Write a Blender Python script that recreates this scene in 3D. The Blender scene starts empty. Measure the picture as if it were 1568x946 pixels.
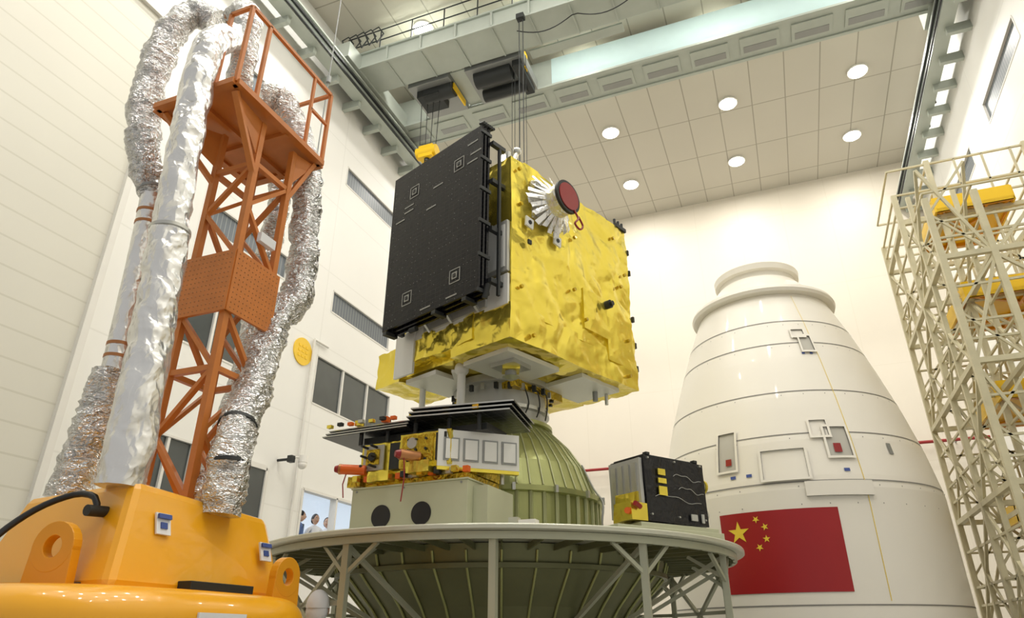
import bpy, bmesh, math, random
from mathutils import Vector, Matrix, noise
random.seed(4)
PI=math.pi
PHI=math.radians(21.4); CP,SP=math.cos(PHI),math.sin(PHI)
EYE=1.5
def C(a,b,z):   # survey frame (right, forward, above eye) -> room frame (metres)
    return Vector((a*CP-b*SP, a*SP+b*CP, z+EYE))

# ---------------------------------------------------------------- materials
def newmat(name):
    m=bpy.data.materials.new(name); m.use_nodes=True
    nt=m.node_tree; p=nt.nodes['Principled BSDF']
    return m,nt,p
def pm(name,col,rough=.5,metal=0.,var=.06,vscale=3.,bump=0.,bscale=40.,emit=0.,coat=0.):
    m,nt,p=newmat(name)
    p.inputs['Roughness'].default_value=rough; p.inputs['Metallic'].default_value=metal
    p.inputs['Coat Weight'].default_value=coat
    tc=nt.nodes.new('ShaderNodeTexCoord')
    n=nt.nodes.new('ShaderNodeTexNoise'); n.inputs['Scale'].default_value=vscale; n.inputs['Detail'].default_value=4
    nt.links.new(tc.outputs['Object'],n.inputs['Vector'])
    mx=nt.nodes.new('ShaderNodeMix'); mx.data_type='RGBA'
    mx.inputs[6].default_value=(*[max(0,c*(1-var)) for c in col],1)
    mx.inputs[7].default_value=(*[min(1,c*(1+var)) for c in col],1)
    nt.links.new(n.outputs['Fac'],mx.inputs[0]); nt.links.new(mx.outputs[2],p.inputs['Base Color'])
    if bump>0:
        n2=nt.nodes.new('ShaderNodeTexNoise'); n2.inputs['Scale'].default_value=bscale; n2.inputs['Detail'].default_value=3
        nt.links.new(tc.outputs['Object'],n2.inputs['Vector'])
        b=nt.nodes.new('ShaderNodeBump'); b.inputs['Strength'].default_value=bump; b.inputs['Distance'].default_value=.02
        nt.links.new(n2.outputs['Fac'],b.inputs['Height']); nt.links.new(b.outputs['Normal'],p.inputs['Normal'])
    if emit>0:
        p.inputs['Emission Color'].default_value=(*col,1); p.inputs['Emission Strength'].default_value=emit
    return m
def foilmat(name,col,rough=.28,metal=.85,scale=5.,strength=.6,stretch=(1,1,1),col2=None,dist=.03,fine=.35):
    m,nt,p=newmat(name); N=nt.nodes; L=nt.links
    p.inputs['Roughness'].default_value=rough; p.inputs['Metallic'].default_value=metal
    tc=N.new('ShaderNodeTexCoord'); mp=N.new('ShaderNodeMapping'); mp.inputs['Scale'].default_value=stretch
    L.new(tc.outputs['Object'],mp.inputs['Vector'])
    nz=N.new('ShaderNodeTexNoise'); nz.inputs['Scale'].default_value=scale*.6; nz.inputs['Detail'].default_value=3
    L.new(mp.outputs[0],nz.inputs['Vector'])
    mx=N.new('ShaderNodeMix'); mx.data_type='VECTOR'; mx.inputs[0].default_value=.25
    L.new(mp.outputs[0],mx.inputs[4]); L.new(nz.outputs['Color'],mx.inputs[5])
    vo=N.new('ShaderNodeTexVoronoi'); vo.inputs['Scale'].default_value=scale; L.new(mx.outputs[1],vo.inputs['Vector'])
    vo2=N.new('ShaderNodeTexVoronoi'); vo2.inputs['Scale'].default_value=scale*3.3; L.new(mx.outputs[1],vo2.inputs['Vector'])
    ad=N.new('ShaderNodeMath'); ad.operation='MULTIPLY_ADD'; ad.inputs[1].default_value=fine
    L.new(vo2.outputs['Distance'],ad.inputs[0]); L.new(vo.outputs['Distance'],ad.inputs[2])
    b=N.new('ShaderNodeBump'); b.inputs['Strength'].default_value=strength; b.inputs['Distance'].default_value=dist
    L.new(ad.outputs[0],b.inputs['Height']); L.new(b.outputs['Normal'],p.inputs['Normal'])
    c2=col2 or tuple(c*.82 for c in col)
    cm=N.new('ShaderNodeMix'); cm.data_type='RGBA'; cm.inputs[6].default_value=(*c2,1); cm.inputs[7].default_value=(*col,1)
    L.new(nz.outputs['Fac'],cm.inputs[0]); L.new(cm.outputs[2],p.inputs['Base Color'])
    return m
def gridmat(name,col,line,cell,width,axes=(0,1),rough=.6,metal=0.,off=(0,0),var=.04,lstr=1.,spec=.5):
    m,nt,p=newmat(name); N=nt.nodes; L=nt.links
    p.inputs['Roughness'].default_value=rough; p.inputs['Metallic'].default_value=metal; p.inputs['Specular IOR Level'].default_value=spec
    tc=N.new('ShaderNodeTexCoord'); sp=N.new('ShaderNodeSeparateXYZ'); L.new(tc.outputs['Object'],sp.inputs[0])
    outs=[]
    for k in range(2):
        if cell[k]<=0: continue
        a=N.new('ShaderNodeMath'); a.operation='ADD'; a.inputs[1].default_value=off[k]+1000*cell[k]; L.new(sp.outputs[axes[k]],a.inputs[0])
        d=N.new('ShaderNodeMath'); d.operation='MODULO'; d.inputs[1].default_value=cell[k]; L.new(a.outputs[0],d.inputs[0])
        l=N.new('ShaderNodeMath'); l.operation='LESS_THAN'; l.inputs[1].default_value=width; L.new(d.outputs[0],l.inputs[0])
        outs.append(l)
    o=outs[0].outputs[0]
    if len(outs)==2:
        mm=N.new('ShaderNodeMath'); mm.operation='MAXIMUM'; L.new(outs[0].outputs[0],mm.inputs[0]); L.new(outs[1].outputs[0],mm.inputs[1]); o=mm.outputs[0]
    ms=N.new('ShaderNodeMath'); ms.operation='MULTIPLY'; ms.inputs[1].default_value=lstr; L.new(o,ms.inputs[0])
    n=N.new('ShaderNodeTexNoise'); n.inputs['Scale'].default_value=.6; n.inputs['Detail'].default_value=3; L.new(tc.outputs['Object'],n.inputs['Vector'])
    bc=N.new('ShaderNodeMix'); bc.data_type='RGBA'
    bc.inputs[6].default_value=(*[c*(1-var) for c in col],1); bc.inputs[7].default_value=(*[min(1,c*(1+var)) for c in col],1)
    L.new(n.outputs['Fac'],bc.inputs[0])
    mx=N.new('ShaderNodeMix'); mx.data_type='RGBA'; mx.inputs[7].default_value=(*line,1)
    L.new(ms.outputs[0],mx.inputs[0]); L.new(bc.outputs[2],mx.inputs[6]); L.new(mx.outputs[2],p.inputs['Base Color'])
    return m

wallL=gridmat('wall_paint_white',(.82,.81,.77),(.6,.59,.54),(4.2,2.0),.03,axes=(1,2),rough=.5,lstr=.3)
wallB=gridmat('wall_paint_cream',(.75,.69,.59),(.66,.60,.49),(1.6,3.2),.03,axes=(0,2),rough=.5,lstr=.3)
doorM=gridmat('corrugated_door_paint',(.66,.64,.56),(.50,.48,.39),(0,.42),.03,axes=(1,2),rough=.55,lstr=.5)
ceilM=gridmat('ceiling_panels',(.56,.53,.45),(.28,.26,.2),(1.02,2.1),.035,axes=(0,1),rough=.5,lstr=.8)
floorM=pm('epoxy_floor',(.38,.38,.36),.3,var=.05)
trimM=pm('trim_white',(.75,.73,.68),.5)
greyM=pm('grey_metal',(.30,.31,.30),.45,.4)
darkM=pm('dark_machinery',(.03,.033,.033),.5,.3)
glassD=gridmat('louvred_window',(.10,.12,.14),(.22,.24,.24),(.12,0),.02,axes=(1,2),rough=.4)
glassG=pm('window_glass_dark',(.08,.09,.09),.12,.2,var=.3,vscale=1.)
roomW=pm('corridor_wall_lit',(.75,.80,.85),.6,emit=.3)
craneG=pm('crane_paint_green_grey',(.44,.48,.43),.35,.1,var=.08)
craneRefl=pm('crane_painted_reflection',(.66,.84,.86),.14,.15,var=.05)  # pale cyan: bright reflection on the girder front, put into the colour
gold=foilmat('gold_foil',(.93,.77,.13),.2,.82,3.2,.42,col2=(.84,.66,.07),dist=.06,fine=.22)
goldD=foilmat('gold_foil_dark',(.66,.46,.04),.25,.85,8,.8)
silver=foilmat('silver_foil_duct',(.88,.88,.87),.2,.9,13,1.,(1,1,2.2),col2=(.64,.64,.63),dist=.035)
silverP=foilmat('silver_foil_plain',(.90,.90,.89),.27,.8,7,.6,(1,1,.7),col2=(.74,.74,.73),dist=.04)
orange=pm('orange_red_paint',(.58,.19,.035),.42,.0,var=.2,vscale=6)
yellowV=pm('machine_yellow_paint',(.88,.41,.008),.3,0,var=.05,vscale=1.5,coat=.4)
yellowVd=pm('machine_yellow_edge',(.74,.32,.01),.35)
yellowP=pm('platform_yellow_paint',(.88,.56,.01),.4)
black=pm('black_rubber',(.012,.012,.013),.4)
white=pm('white_paint',(.82,.80,.75),.4,var=.03)
fairM=pm('fairing_white_paint',(.84,.80,.71),.38,0,var=.025,vscale=1.2,coat=.12)
seamM=pm('seam_grey',(.22,.21,.19),.5)
fairG=pm('recess_grey',(.5,.48,.42),.5)
redM=pm('flag_red',(.34,.008,.010),.4,var=.05)
starM=pm('flag_star_yellow',(.85,.62,.05),.4)
scafM=pm('scaffold_cream_paint',(.60,.55,.37),.45,.0,var=.2,vscale=5)
greenC=pm('chromate_green_metal',(.38,.40,.16),.32,.5,var=.14,vscale=5)
greenR=pm('chromate_green_rib',(.54,.56,.31),.38,.3,var=.08)
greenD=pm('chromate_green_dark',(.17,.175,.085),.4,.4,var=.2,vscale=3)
discM=pm('adapter_ring_grey_green',(.58,.58,.47),.3,.3,var=.08,vscale=4)
trusM=pm('truss_green_paint',(.46,.47,.35),.4,.2,var=.1)
plinM=pm('plinth_light_green',(.52,.53,.37),.45,.05,var=.04)
alu=pm('bare_aluminium',(.58,.58,.54),.32,.8,var=.08,vscale=8)
panelW=pm('white_radiator',(.78,.78,.74),.35,.05,var=.03)
panelG=pm('grey_panel',(.50,.50,.47),.4,.3,var=.1)
blackMLI=foilmat('black_blanket',(.012,.012,.014),.3,.2,9,.5,dist=.02)
redcap=pm('red_cap',(.28,.012,.012),.35)
orcap=pm('orange_cap',(.75,.13,.01),.4)
copper=pm('copper_band',(.45,.2,.08),.4,.6)
lampM=pm('lamp_glow',(1.,.98,.93),.5,emit=16.)
signM=pm('sign_yellow',(.85,.55,.03),.45)
sticker=pm('sticker_white',(.80,.81,.83),.4)
blueM=pm('sticker_blue',(.04,.08,.30),.4)
solar=gridmat('solar_cells_black',(.004,.004,.006),(.028,.026,.024),(.075,.052),.003,axes=(1,2),rough=.22,spec=.22)
solar2=gridmat('solar_cells_edge',(.010,.011,.015),(.08,.08,.08),(.10,.08),.004,axes=(0,1),rough=.25,spec=.3)
mark=pm('panel_marks',(.30,.30,.28),.4,.4)
coatM=pm('white_coat_cloth',(.78,.80,.84),.8,bump=.3,bscale=12)
blueC=pm('blue_work_cloth',(.08,.14,.32),.8,bump=.3,bscale=12)
trou=pm('dark_trousers',(.03,.035,.05),.8)
skinM=pm('skin',(.62,.38,.26),.55,var=.05)
hairM=pm('black_hair',(.015,.012,.01),.6)

# ---------------------------------------------------------------- builder
class B:
    def __init__(s): s.v=[];s.f=[];s.mi=[];s.mats=[];s.sm=[]
    def m(s,mat):
        if mat not in s.mats: s.mats.append(mat)
        return s.mats.index(mat)
    def add(s,vs,fs,mat,smooth=False,M=None):
        o=len(s.v); k=s.m(mat)
        for p in vs:
            p=Vector(p)
            s.v.append(M@p if M is not None else p)
        for f in fs: s.f.append([o+i for i in f]); s.mi.append(k); s.sm.append(smooth)
    def box(s,c,d,mat,R=None):
        hx,hy,hz=[x/2 for x in d]; c=Vector(c)
        vs=[Vector((x,y,z)) for z in(-hz,hz) for y in(-hy,hy) for x in(-hx,hx)]
        if R is not None: vs=[R@v for v in vs]
        vs=[v+c for v in vs]
        s.add(vs,[(0,2,3,1),(4,5,7,6),(0,1,5,4),(2,6,7,3),(0,4,6,2),(1,3,7,5)],mat)
    def bx(s,x0,x1,y0,y1,z0,z1,mat): s.box(((x0+x1)/2,(y0+y1)/2,(z0+z1)/2),(x1-x0,y1-y0,z1-z0),mat)
    def frame(s,d):
        d=d.normalized(); up=Vector((0,0,1)) if abs(d.z)<.95 else Vector((0,1,0))
        a=d.cross(up).normalized(); return a,d.cross(a).normalized()
    def bar(s,p,q,r,mat,n=8,r2=None,smooth=True,caps=True):
        p=Vector(p);q=Vector(q); r2=r if r2 is None else r2
        a,b=s.frame(q-p)
        vs=[c+(a*math.cos(2*PI*i/n)+b*math.sin(2*PI*i/n))*rr for c,rr in((p,r),(q,r2)) for i in range(n)]
        s.add(vs,[(i,(i+1)%n,n+(i+1)%n,n+i) for i in range(n)],mat,smooth)
        if caps: s.add(vs,[tuple(range(n)),tuple(range(2*n-1,n-1,-1))],mat)
    def sb(s,p,q,w,h,mat):
        p=Vector(p);q=Vector(q); a,b=s.frame(q-p)
        vs=[c+a*sx*w/2+b*sy*h/2 for c in(p,q) for sx,sy in((-1,-1),(1,-1),(1,1),(-1,1))]
        s.add(vs,[(0,1,2,3),(7,6,5,4)]+[(i,(i+1)%4,4+(i+1)%4,4+i) for i in range(4)],mat)
    def prism(s,pts,vec,mat):
        n=len(pts); vec=Vector(vec); vs=[Vector(p) for p in pts]+[Vector(p)+vec for p in pts]
        s.add(vs,[tuple(range(n)),tuple(range(2*n-1,n-1,-1))]+[(i,(i+1)%n,n+(i+1)%n,n+i) for i in range(n)],mat)
    def grid(s,fn,nu,nv,mat,smooth=True,closeu=False):
        vs=[fn(i/nu,j/nv) for j in range(nv+1) for i in range(nu+(0 if closeu else 1))]
        w=nu if closeu else nu+1
        s.add(vs,[(j*w+i,j*w+(i+1)%w,(j+1)*w+(i+1)%w,(j+1)*w+i) for j in range(nv) for i in range(nu)],mat,smooth)
    def lathe(s,prof,c,mat,n=64,smooth=True,axis=None):
        c=Vector(c)
        for k in range(len(prof)-1):
            vs=[]
            for r,z in(prof[k],prof[k+1]):
                for i in range(n):
                    t=2*PI*i/n; vs.append(c+Vector((r*math.cos(t),r*math.sin(t),z)))
            s.add(vs,[(i,(i+1)%n,n+(i+1)%n,n+i) for i in range(n)],mat,smooth)
    def tube(s,pts,r,mat,n=8):
        pts=[Vector(p) for p in pts]
        a=None; rings=[]
        for k,p in enumerate(pts):
            d=(pts[min(k+1,len(pts)-1)]-pts[max(k-1,0)]).normalized()
            if a is None: a,_=s.frame(d)
            a=(a-d*a.dot(d)).normalized(); b=d.cross(a)
            rr=r[k] if isinstance(r,(list,tuple)) else r
            rings+= [p+(a*math.cos(2*PI*i/n)+b*math.sin(2*PI*i/n))*rr for i in range(n)]
        K=len(pts)
        s.add(rings,[(k*n+i,k*n+(i+1)%n,(k+1)*n+(i+1)%n,(k+1)*n+i) for k in range(K-1) for i in range(n)],mat,True)
        s.add(rings,[tuple(range(n)),tuple(range(K*n-1,(K-1)*n-1,-1))],mat)
    def sph(s,c,r,mat,n=12,sc=(1,1,1)):
        c=Vector(c)
        s.grid(lambda u,v:c+Vector((r*sc[0]*math.cos(2*PI*u)*math.sin(PI*v),r*sc[1]*math.sin(2*PI*u)*math.sin(PI*v),r*sc[2]*math.cos(PI*v))),n,n,mat,True)
    def foil(s,x0,x1,y0,y1,z0,z1,mat,amp=.02,res=.045,seed=0.,cell=2.0,fine=.5):
        cen=Vector(((x0+x1)/2,(y0+y1)/2,(z0+z1)/2))
        sd=Vector((seed*1.7,seed*2.3,seed*3.1))
        def disp(p):
            w=noise.noise_vector(p*1.8+sd)
            w2=noise.noise_vector(p*7+sd)
            q=p*cell+sd+w*.8
            dd=noise.voronoi(Vector((q.x,q.y,q.z*.7)))[0]; c1=min(.45,dd[1]-dd[0])
            dd=noise.voronoi(q*2.7)[0]; c2=min(.3,dd[1]-dd[0])
            o=(p-cen); h=Vector((o.x/(x1-x0+.01),o.y/(y1-y0+.01),o.z/(z1-z0+.01)))*2
            h=Vector([v**5 for v in h])
            if h.length>0: h=h/max(.3,h.length)
            return p+w*amp*.7+w2*amp*.12+h*(c1*amp*1.7+c2*amp*fine-amp*.5)
        O=Vector((x0,y0,z0)); X=Vector((x1-x0,0,0));Y=Vector((0,y1-y0,0));Z=Vector((0,0,z1-z0))
        for o,a,b in((O,X,Z),(O+Y,X,Z),(O,Y,Z),(O+X,Y,Z),(O,X,Y),(O+Z,X,Y)):
            s.grid(lambda u,v:disp(o+a*u+b*v),max(2,int(a.length/res)),max(2,int(b.length/res)),mat,True)
    def obj(s,name,parent=None,M=None,bevel=0,merge=False):
        me=bpy.data.meshes.new(name); me.from_pydata([tuple(v) for v in s.v],[],s.f)
        for m in s.mats: me.materials.append(m)
        me.polygons.foreach_set('material_index',s.mi); me.polygons.foreach_set('use_smooth',s.sm); me.update()
        bm=bmesh.new(); bm.from_mesh(me)
        bmesh.ops.remove_doubles(bm,verts=bm.verts,dist=.0002) if merge else None
        bmesh.ops.recalc_face_normals(bm,faces=bm.faces); bm.to_mesh(me); bm.free()
        o=bpy.data.objects.new(name,me); bpy.context.collection.objects.link(o)
        if M is not None: o.matrix_world=M
        if parent is not None: o.parent=parent
        if bevel:
            md=o.modifiers.new('bevel','BEVEL'); md.width=bevel; md.segments=2; md.limit_method='ANGLE'
        return o
def empty(name,M=None):
    e=bpy.data.objects.new(name,None); e.empty_display_size=.3; bpy.context.collection.objects.link(e)
    if M is not None: e.matrix_world=M
    return e
def spline(pts,step):
    P=[Vector(p) for p in pts]; P=[P[0]*2-P[1]]+P+[P[-1]*2-P[-2]]; out=[]
    for i in range(1,len(P)-2):
        n=max(2,int((P[i+1]-P[i]).length/step))
        for k in range(n):
            t=k/n
            out.append(.5*((2*P[i])+(-P[i-1]+P[i+1])*t+(2*P[i-1]-5*P[i]+4*P[i+1]-P[i+2])*t*t+(-P[i-1]+3*P[i]-3*P[i+1]+P[i+2])*t**3))
    out.append(P[-2]); return out

# ---------------------------------------------------------------- room shell
XL,XR,YB,YN,H=-10.,6.14,24.,-5.,15.74+EYE
def wall_cells(b,fix,axis,a0,a1,z0,z1,holes,th,mat):
    A=sorted({a0,a1}|{h[0] for h in holes}|{h[1] for h in holes}); Z=sorted({z0,z1}|{h[2] for h in holes}|{h[3] for h in holes})
    for i in range(len(A)-1):
        for j in range(len(Z)-1):
            am=(A[i]+A[i+1])/2; zm=(Z[j]+Z[j+1])/2
            if any(h[0]<am<h[1] and h[2]<zm<h[3] for h in holes): continue
            if axis=='x': b.bx(min(fix,fix+th),max(fix,fix+th),A[i],A[i+1],Z[j],Z[j+1],mat)
winL=[(8.5,11.1,12.9,13.5),(12.84,15.7,12.9,13.5),(8.5,11.1,9.0,9.6),(12.9,15.7,9.0,9.6),(17.4,20.2,12.9,13.5),(17.4,20.2,9.0,9.6),
      (8.5,11.0,6.5,7.7),(12.6,16.0,6.5,7.7)]
lit=[(12.7,16.6,2.9,4.53)]
low=[(8.3,10.0,2.9,4.75)]
b=B(); wall_cells(b,XL,'x',YN,YB,0,H,winL+lit+low,-.25,wallL); b.obj('wall_left')
b=B(); b.bx(XL,XR,YB,YB+.25,0,H,wallB); b.obj('wall_back')
winR=[(13.6,16.5,12.9,13.5),(18.2,21.0,12.9,13.5),(9,11.8,12.9,13.5)]
b=B(); wall_cells(b,XR,'x',YN,YB,0,H,winR,.25,wallL); b.obj('wall_right')
b=B(); b.bx(XL-4,XR+.25,YN,YB+.25,-.2,0,floorM); b.obj('floor')
b=B(); b.bx(XL-.25,XR+.25,YN,YB+.25,H,H+.2,ceilM); b.obj('ceiling')
k=0
for (y0,y1,z0,z1) in winL+low:
    k+=1; b=B(); X=XL-.05
    big=z1-z0>.8
    b.bx(X-.03,X,y0,y1,z0,z1,glassG if big else glassD)
    for yy in (y0,y1): b.bx(X,XL+.01,yy-.02,yy+.02,z0,z1,trimM)
    for zz in (z0,z1): b.bx(X,XL+.01,y0,y1,zz-.02,zz+.02,trimM)
    if big:
        n=3
        for i in range(1,n): yy=y0+(y1-y0)*i/n; b.bx(X,X+.05,yy-.03,yy+.03,z0,z1,trimM)
    b.obj('window_%d'%k)
for (y0,y1,z0,z1) in winR:
    k+=1; b=B(); X=XR+.05
    b.bx(X,X+.03,y0,y1,z0,z1,glassD)
    for yy in (y0,y1): b.bx(XR-.01,X,yy-.02,yy+.02,z0,z1,trimM)
    for zz in (z0,z1): b.bx(XR-.01,X,y0,y1,zz-.02,zz+.02,trimM)
    b.obj('window_%d'%k)
k+=1; b=B(); y0,y1,z0,z1=lit[0]
for yy in (y0,y0+1.3,y0+2.6,y1): b.bx(XL-.15,XL+.03,yy-.03,yy+.03,z0,z1,trimM)
for zz in (z0,z1): b.bx(XL-.15,XL+.03,y0,y1,zz-.03,zz+.03,trimM)
b.obj('window_%d'%k)
b=B(); b.bx(XL-3.2,XL-3.1,y0-1,y1+1,0,5.2,roomW); b.bx(XL-3.2,XL-.26,y0-1,y0-.9,0,5.2,roomW); b.bx(XL-3.2,XL-.26,y1+.9,y1+1,0,5.2,roomW)
b.bx(XL-3.2,XL-.26,y0-1,y1+1,2.3,2.37,greyM); b.bx(XL-3.2,XL-.26,y0-1,y1+1,5.2,5.3,roomW)
for yy in(13.2,14.6,16.0): b.bx(XL-3.1,XL-3.08,yy,yy+.9,2.4,4.5,glassG)
b.obj('corridor_room')
b=B(); y0,y1,z0,z1=(10.35,11.4,2.5,4.7); X=XL+.012; b.bx(X,X+.03,y0,y1,z0,z1,glassG); b.bx(X,X+.06,y0-.05,y0+.03,z0,z1,trimM); b.bx(X,X+.06,y1-.03,y1+.05,z0,z1,trimM); b.bx(X,X+.06,y0,y1,z1-.05,z1+.05,trimM); b.obj('door_1')
b=B(); b.bx(X,X+.12,YN,6.6,0,12.4,doorM); b.bx(X,X+.2,6.6,6.72,0,12.5,trimM); b.bx(X,X+.2,YN,6.72,12.4,12.6,trimM); b.obj('door_2')
b=B(); b.bx(XL,XL+.05,6.75,YB,0,.15,trimM); b.obj('baseboard_left')
b=B(); b.bx(XL+.05,XR,YB-.05,YB,0,.15,trimM); b.obj('baseboard_back')
b=B()
b.bar((XL+.2,YB-.35,6.9),(XR-.2,YB-.35,6.9),.05,redcap)
for i in range(12): x=XL+.8+i*1.3; b.bar((x,YB-.35,6.9),(x,YB,6.9),.025,greyM)
b.obj('red_wall_pipe')
b=B(); b.bar((XL,12.03,7.57),(XL+.03,12.03,7.57),.33,signM,n=32)
for dy in(-.11,.02,.15):
    for dz in(-.12,.0,.12): b.box((XL+.035,12.0+dy,7.57+dz),(.01,.08,.06),yellowP)
b.obj('round_wall_sign')
b=B(); b.bar((XL+.06,12.35,2.2),(XL+.06,12.35,8.0),.03,trimM); b.bar((XL+.06,12.35,8.0),(XL+.06,12.9,8.0),.03,trimM); b.obj('wall_conduit')
b=B(); b.bar((XL,11.75,4.95),(XL+.35,11.75,4.95),.03,darkM); b.box((XL+.35,11.75,4.95),(.12,.12,.14),darkM); b.bar((XL+.5,11.95,4.9),(XL+.5,11.95,5.05),.1,white,n=16); b.sph((XL+.5,11.95,4.86),.1,white); b.bar((XL+.35,11.75,5.0),(XL+.5,11.95,5.0),.02,white); b.obj('cctv_camera')

xs=[-7.5,-3.6,.3,4.15]; ys=[-.5,2.7,5.85,9.0,12.2,15.35,18.5,21.7]
for y in ys:
    for x in xs:
        b=B(); b.bar((x,y,H-.06),(x,y,H-.001),.30,trimM,n=24); b.bar((x,y,H-.075),(x,y,H-.06),.26,lampM,n=24)
        lo=b.obj('ceiling_lamp')
        L=bpy.data.lights.new('ceiling_lamp_light','AREA'); L.shape='DISK'; L.size=.5; L.energy=124; L.color=(1,.965,.90)
        o=bpy.data.objects.new('lamp_light',L); bpy.context.collection.objects.link(o); o.location=(x,y,H-.12); o.parent=lo

# ---------------------------------------------------------------- overhead crane
crane=empty('overhead_bridge_crane')
b=B()
for X,s in((XL+.55,1),(XR-.55,-1)):
    b.bx(X-.18,X+.18,YN,YB-.05,15.25,15.32,craneG); b.bx(X-.04,X+.04,YN,YB-.05,15.32,15.75,craneG); b.bx(X-.18,X+.18,YN,YB-.05,15.72,15.78,craneG)
    b.bx(X-.04,X+.04,YN,YB-.05,15.78,15.86,darkM)
    yy=YN+.5
    while yy<YB:
        b.bx(min(X,X-s*.55),max(X,X-s*.55),yy-.06,yy+.06,15.05,15.3,craneG); yy+=1.05
    b.bx(X+s*.2,X+s*.26,YN,YB-.05,15.45,15.52,darkM); b.bx(X+s*.2,X+s*.24,YN,YB-.05,15.25,15.3,darkM)
b.obj('runway_rails',crane)
b=B(); x0,x1=XL+.3,XR-.3
b.bx(x0,x1,11.8,12.8,15.9,16.45,craneG)
x=x0+.3
while x<x1:
    b.bx(x-.03,x+.03,11.74,11.8,15.9,16.45,craneG); b.bx(x-.02,x+.02,11.8,12.8,15.86,15.9,craneG); x+=1.05
b.bx(x0,x1,11.74,11.8,16.42,16.48,craneG); b.bx(x0,x1,11.74,11.8,15.87,15.93,craneG)
b.bx(x0,x1,14.42,15.3,15.9,17.0,craneG); b.bx(-4.4,x1,14.39,14.42,15.95,16.98,craneRefl)  # second box: added thin panel carrying the painted reflection strip
b.bx(x0,x1,14.3,14.4,15.86,15.93,craneG); b.bx(x0,x1,15.3,15.4,15.86,15.93,craneG)
x=x0+.6
while x<x1:
    b.bx(x-.5,x+.5,14.55,15.15,15.86,15.9,craneG); b.bx(x-.42,x+.42,14.85,15.08,15.85,15.862,greyM); x+=1.3
for X in (x0,x1-.5): b.bx(X,X+.5,11.2,16.0,15.86,16.4,craneG)
for X in (x0+.25,x1-.25):
    for Y in(11.5,15.7): b.bar((X-.08,Y,15.98),(X+.08,Y,15.98),.16,darkM,n=16)
b.obj('girders',crane,bevel=.01)
b=B()
x=x0+.1
while x<-1.5:
    b.bar((x,11.75,16.45),(x,11.75,17.15),.02,darkM,6); x+=1.0
for z in(16.75,17.15): b.bar((x0,11.75,z),(-1.5,11.75,z),.02,darkM,6)
for i in range(5):
    t=x0+.1+i*.25; b.tube([(t,11.6,16.5),(t-.12,11.5,16.9),(t,11.6,17.1),(t+.12,11.7,16.9),(t,11.6,16.5)],.02,darkM,6)
pts=[(-4.6+i*.15,12.1,15.85-.3*abs(math.sin(i*.3))) for i in range(24)]; b.tube(pts,.015,darkM,6)
b.obj('walkway_railing',crane)
b=B()
b.bx(-8.3,-7.0,12.9,14.3,15.85,16.15,greyM); b.bx(-6.5,-4.8,12.9,14.3,15.85,16.2,greyM)
b.bx(-8.1,-7.4,13.1,13.8,15.6,15.85,darkM); b.bar((-7.9,13.3,15.75),(-7.0,13.3,15.75),.22,darkM,16); b.bar((-6.3,13.3,15.8),(-5.2,13.3,15.8),.25,darkM,16)
b.bar((-6.3,13.9,15.75),(-5.0,13.9,15.75),.18,darkM,16); b.bx(-5.1,-4.85,13.0,14.2,15.65,16.2,darkM); b.bx(-4.85,-4.82,13.3,13.5,15.8,16.4,yellowP)
b.bx(-7.0,-6.95,13.2,14.0,15.7,15.9,yellowP); b.bx(-6.95,-6.5,12.9,14.3,15.95,16.0,craneG); b.bx(-4.6,-2.0,13.0,13.3,16.0,16.05,craneG)
b.bx(-7.6,-7.1,12.98,13.3,16.15,16.6,darkM); b.bx(-6.2,-5.3,13.0,13.8,16.2,16.7,darkM)
for x in(-8.2,-7.1,-6.4,-5.0): b.bar((x,12.95,16.15),(x,12.95,16.9),.02,darkM,6)
b.obj('trolley',crane,bevel=.02)
b=B()
hx,hy,hz=-7.8,13.4,13.75
for dx in(-.25,-.08,.08,.25): b.bar((hx+dx,hy,hz),(hx+dx*1.2,hy,15.8),.012,darkM,6)
b.obj('hoist_ropes',crane)
b=B()
b.bx(hx-.22,hx+.22,hy-.14,hy+.14,hz-.2,hz+.2,yellowP); b.bar((hx-.3,hy,hz+.02),(hx+.3,hy,hz+.02),.18,yellowP,20); b.bar((hx,hy,hz-.3),(hx,hy,hz-.2),.08,darkM)
b.tube([(hx,hy,hz-.3),(hx,hy,hz-.42),(hx+.13,hy,hz-.52),(hx+.1,hy,hz-.68),(hx-.06,hy,hz-.72),(hx-.15,hy,hz-.6)],[.05,.05,.06,.07,.05,.02],yellowP)
b.obj('hook_block',crane,bevel=.02)
b=B()
p=C(.18,12.5,0)
for dx in(0,.1): b.bar((p.x+dx,p.y,11.0),(p.x+dx,p.y,15.9),.012,darkM,6)
for dx in(-.5,-.42,-.3,-.1): b.bar((p.x+dx-.2,p.y+1.3,12.0),(p.x+dx-.2,p.y+1.3,15.9),.008,darkM,6)
b.bx(p.x-.06,p.x+.14,p.y-.08,p.y+.08,15.75,15.9,darkM)
b.obj('pendant_cables',crane)
b=B(); X=XR-.3
pts=[]
for i in range(120):
    pts.append((X-.1+.12*math.sin(i*1.3),YN+2+i*.22,15.7-.28*abs(math.sin(i*.5))))
b.tube(pts,.025,darkM,6); b.obj('festoon_cable',crane)
b=B(); p=C(-2.35,6.6,0); b.bar((p.x,p.y,4.6),(p.x,p.y,H-.02),.008,greyM,6); b.bar((p.x,p.y,7.9),(p.x,p.y,8.0),.03,greyM,8); b.bar((p.x,p.y,4.55),(p.x,p.y,4.65),.02,greyM,8); b.obj('hanging_wire')

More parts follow.
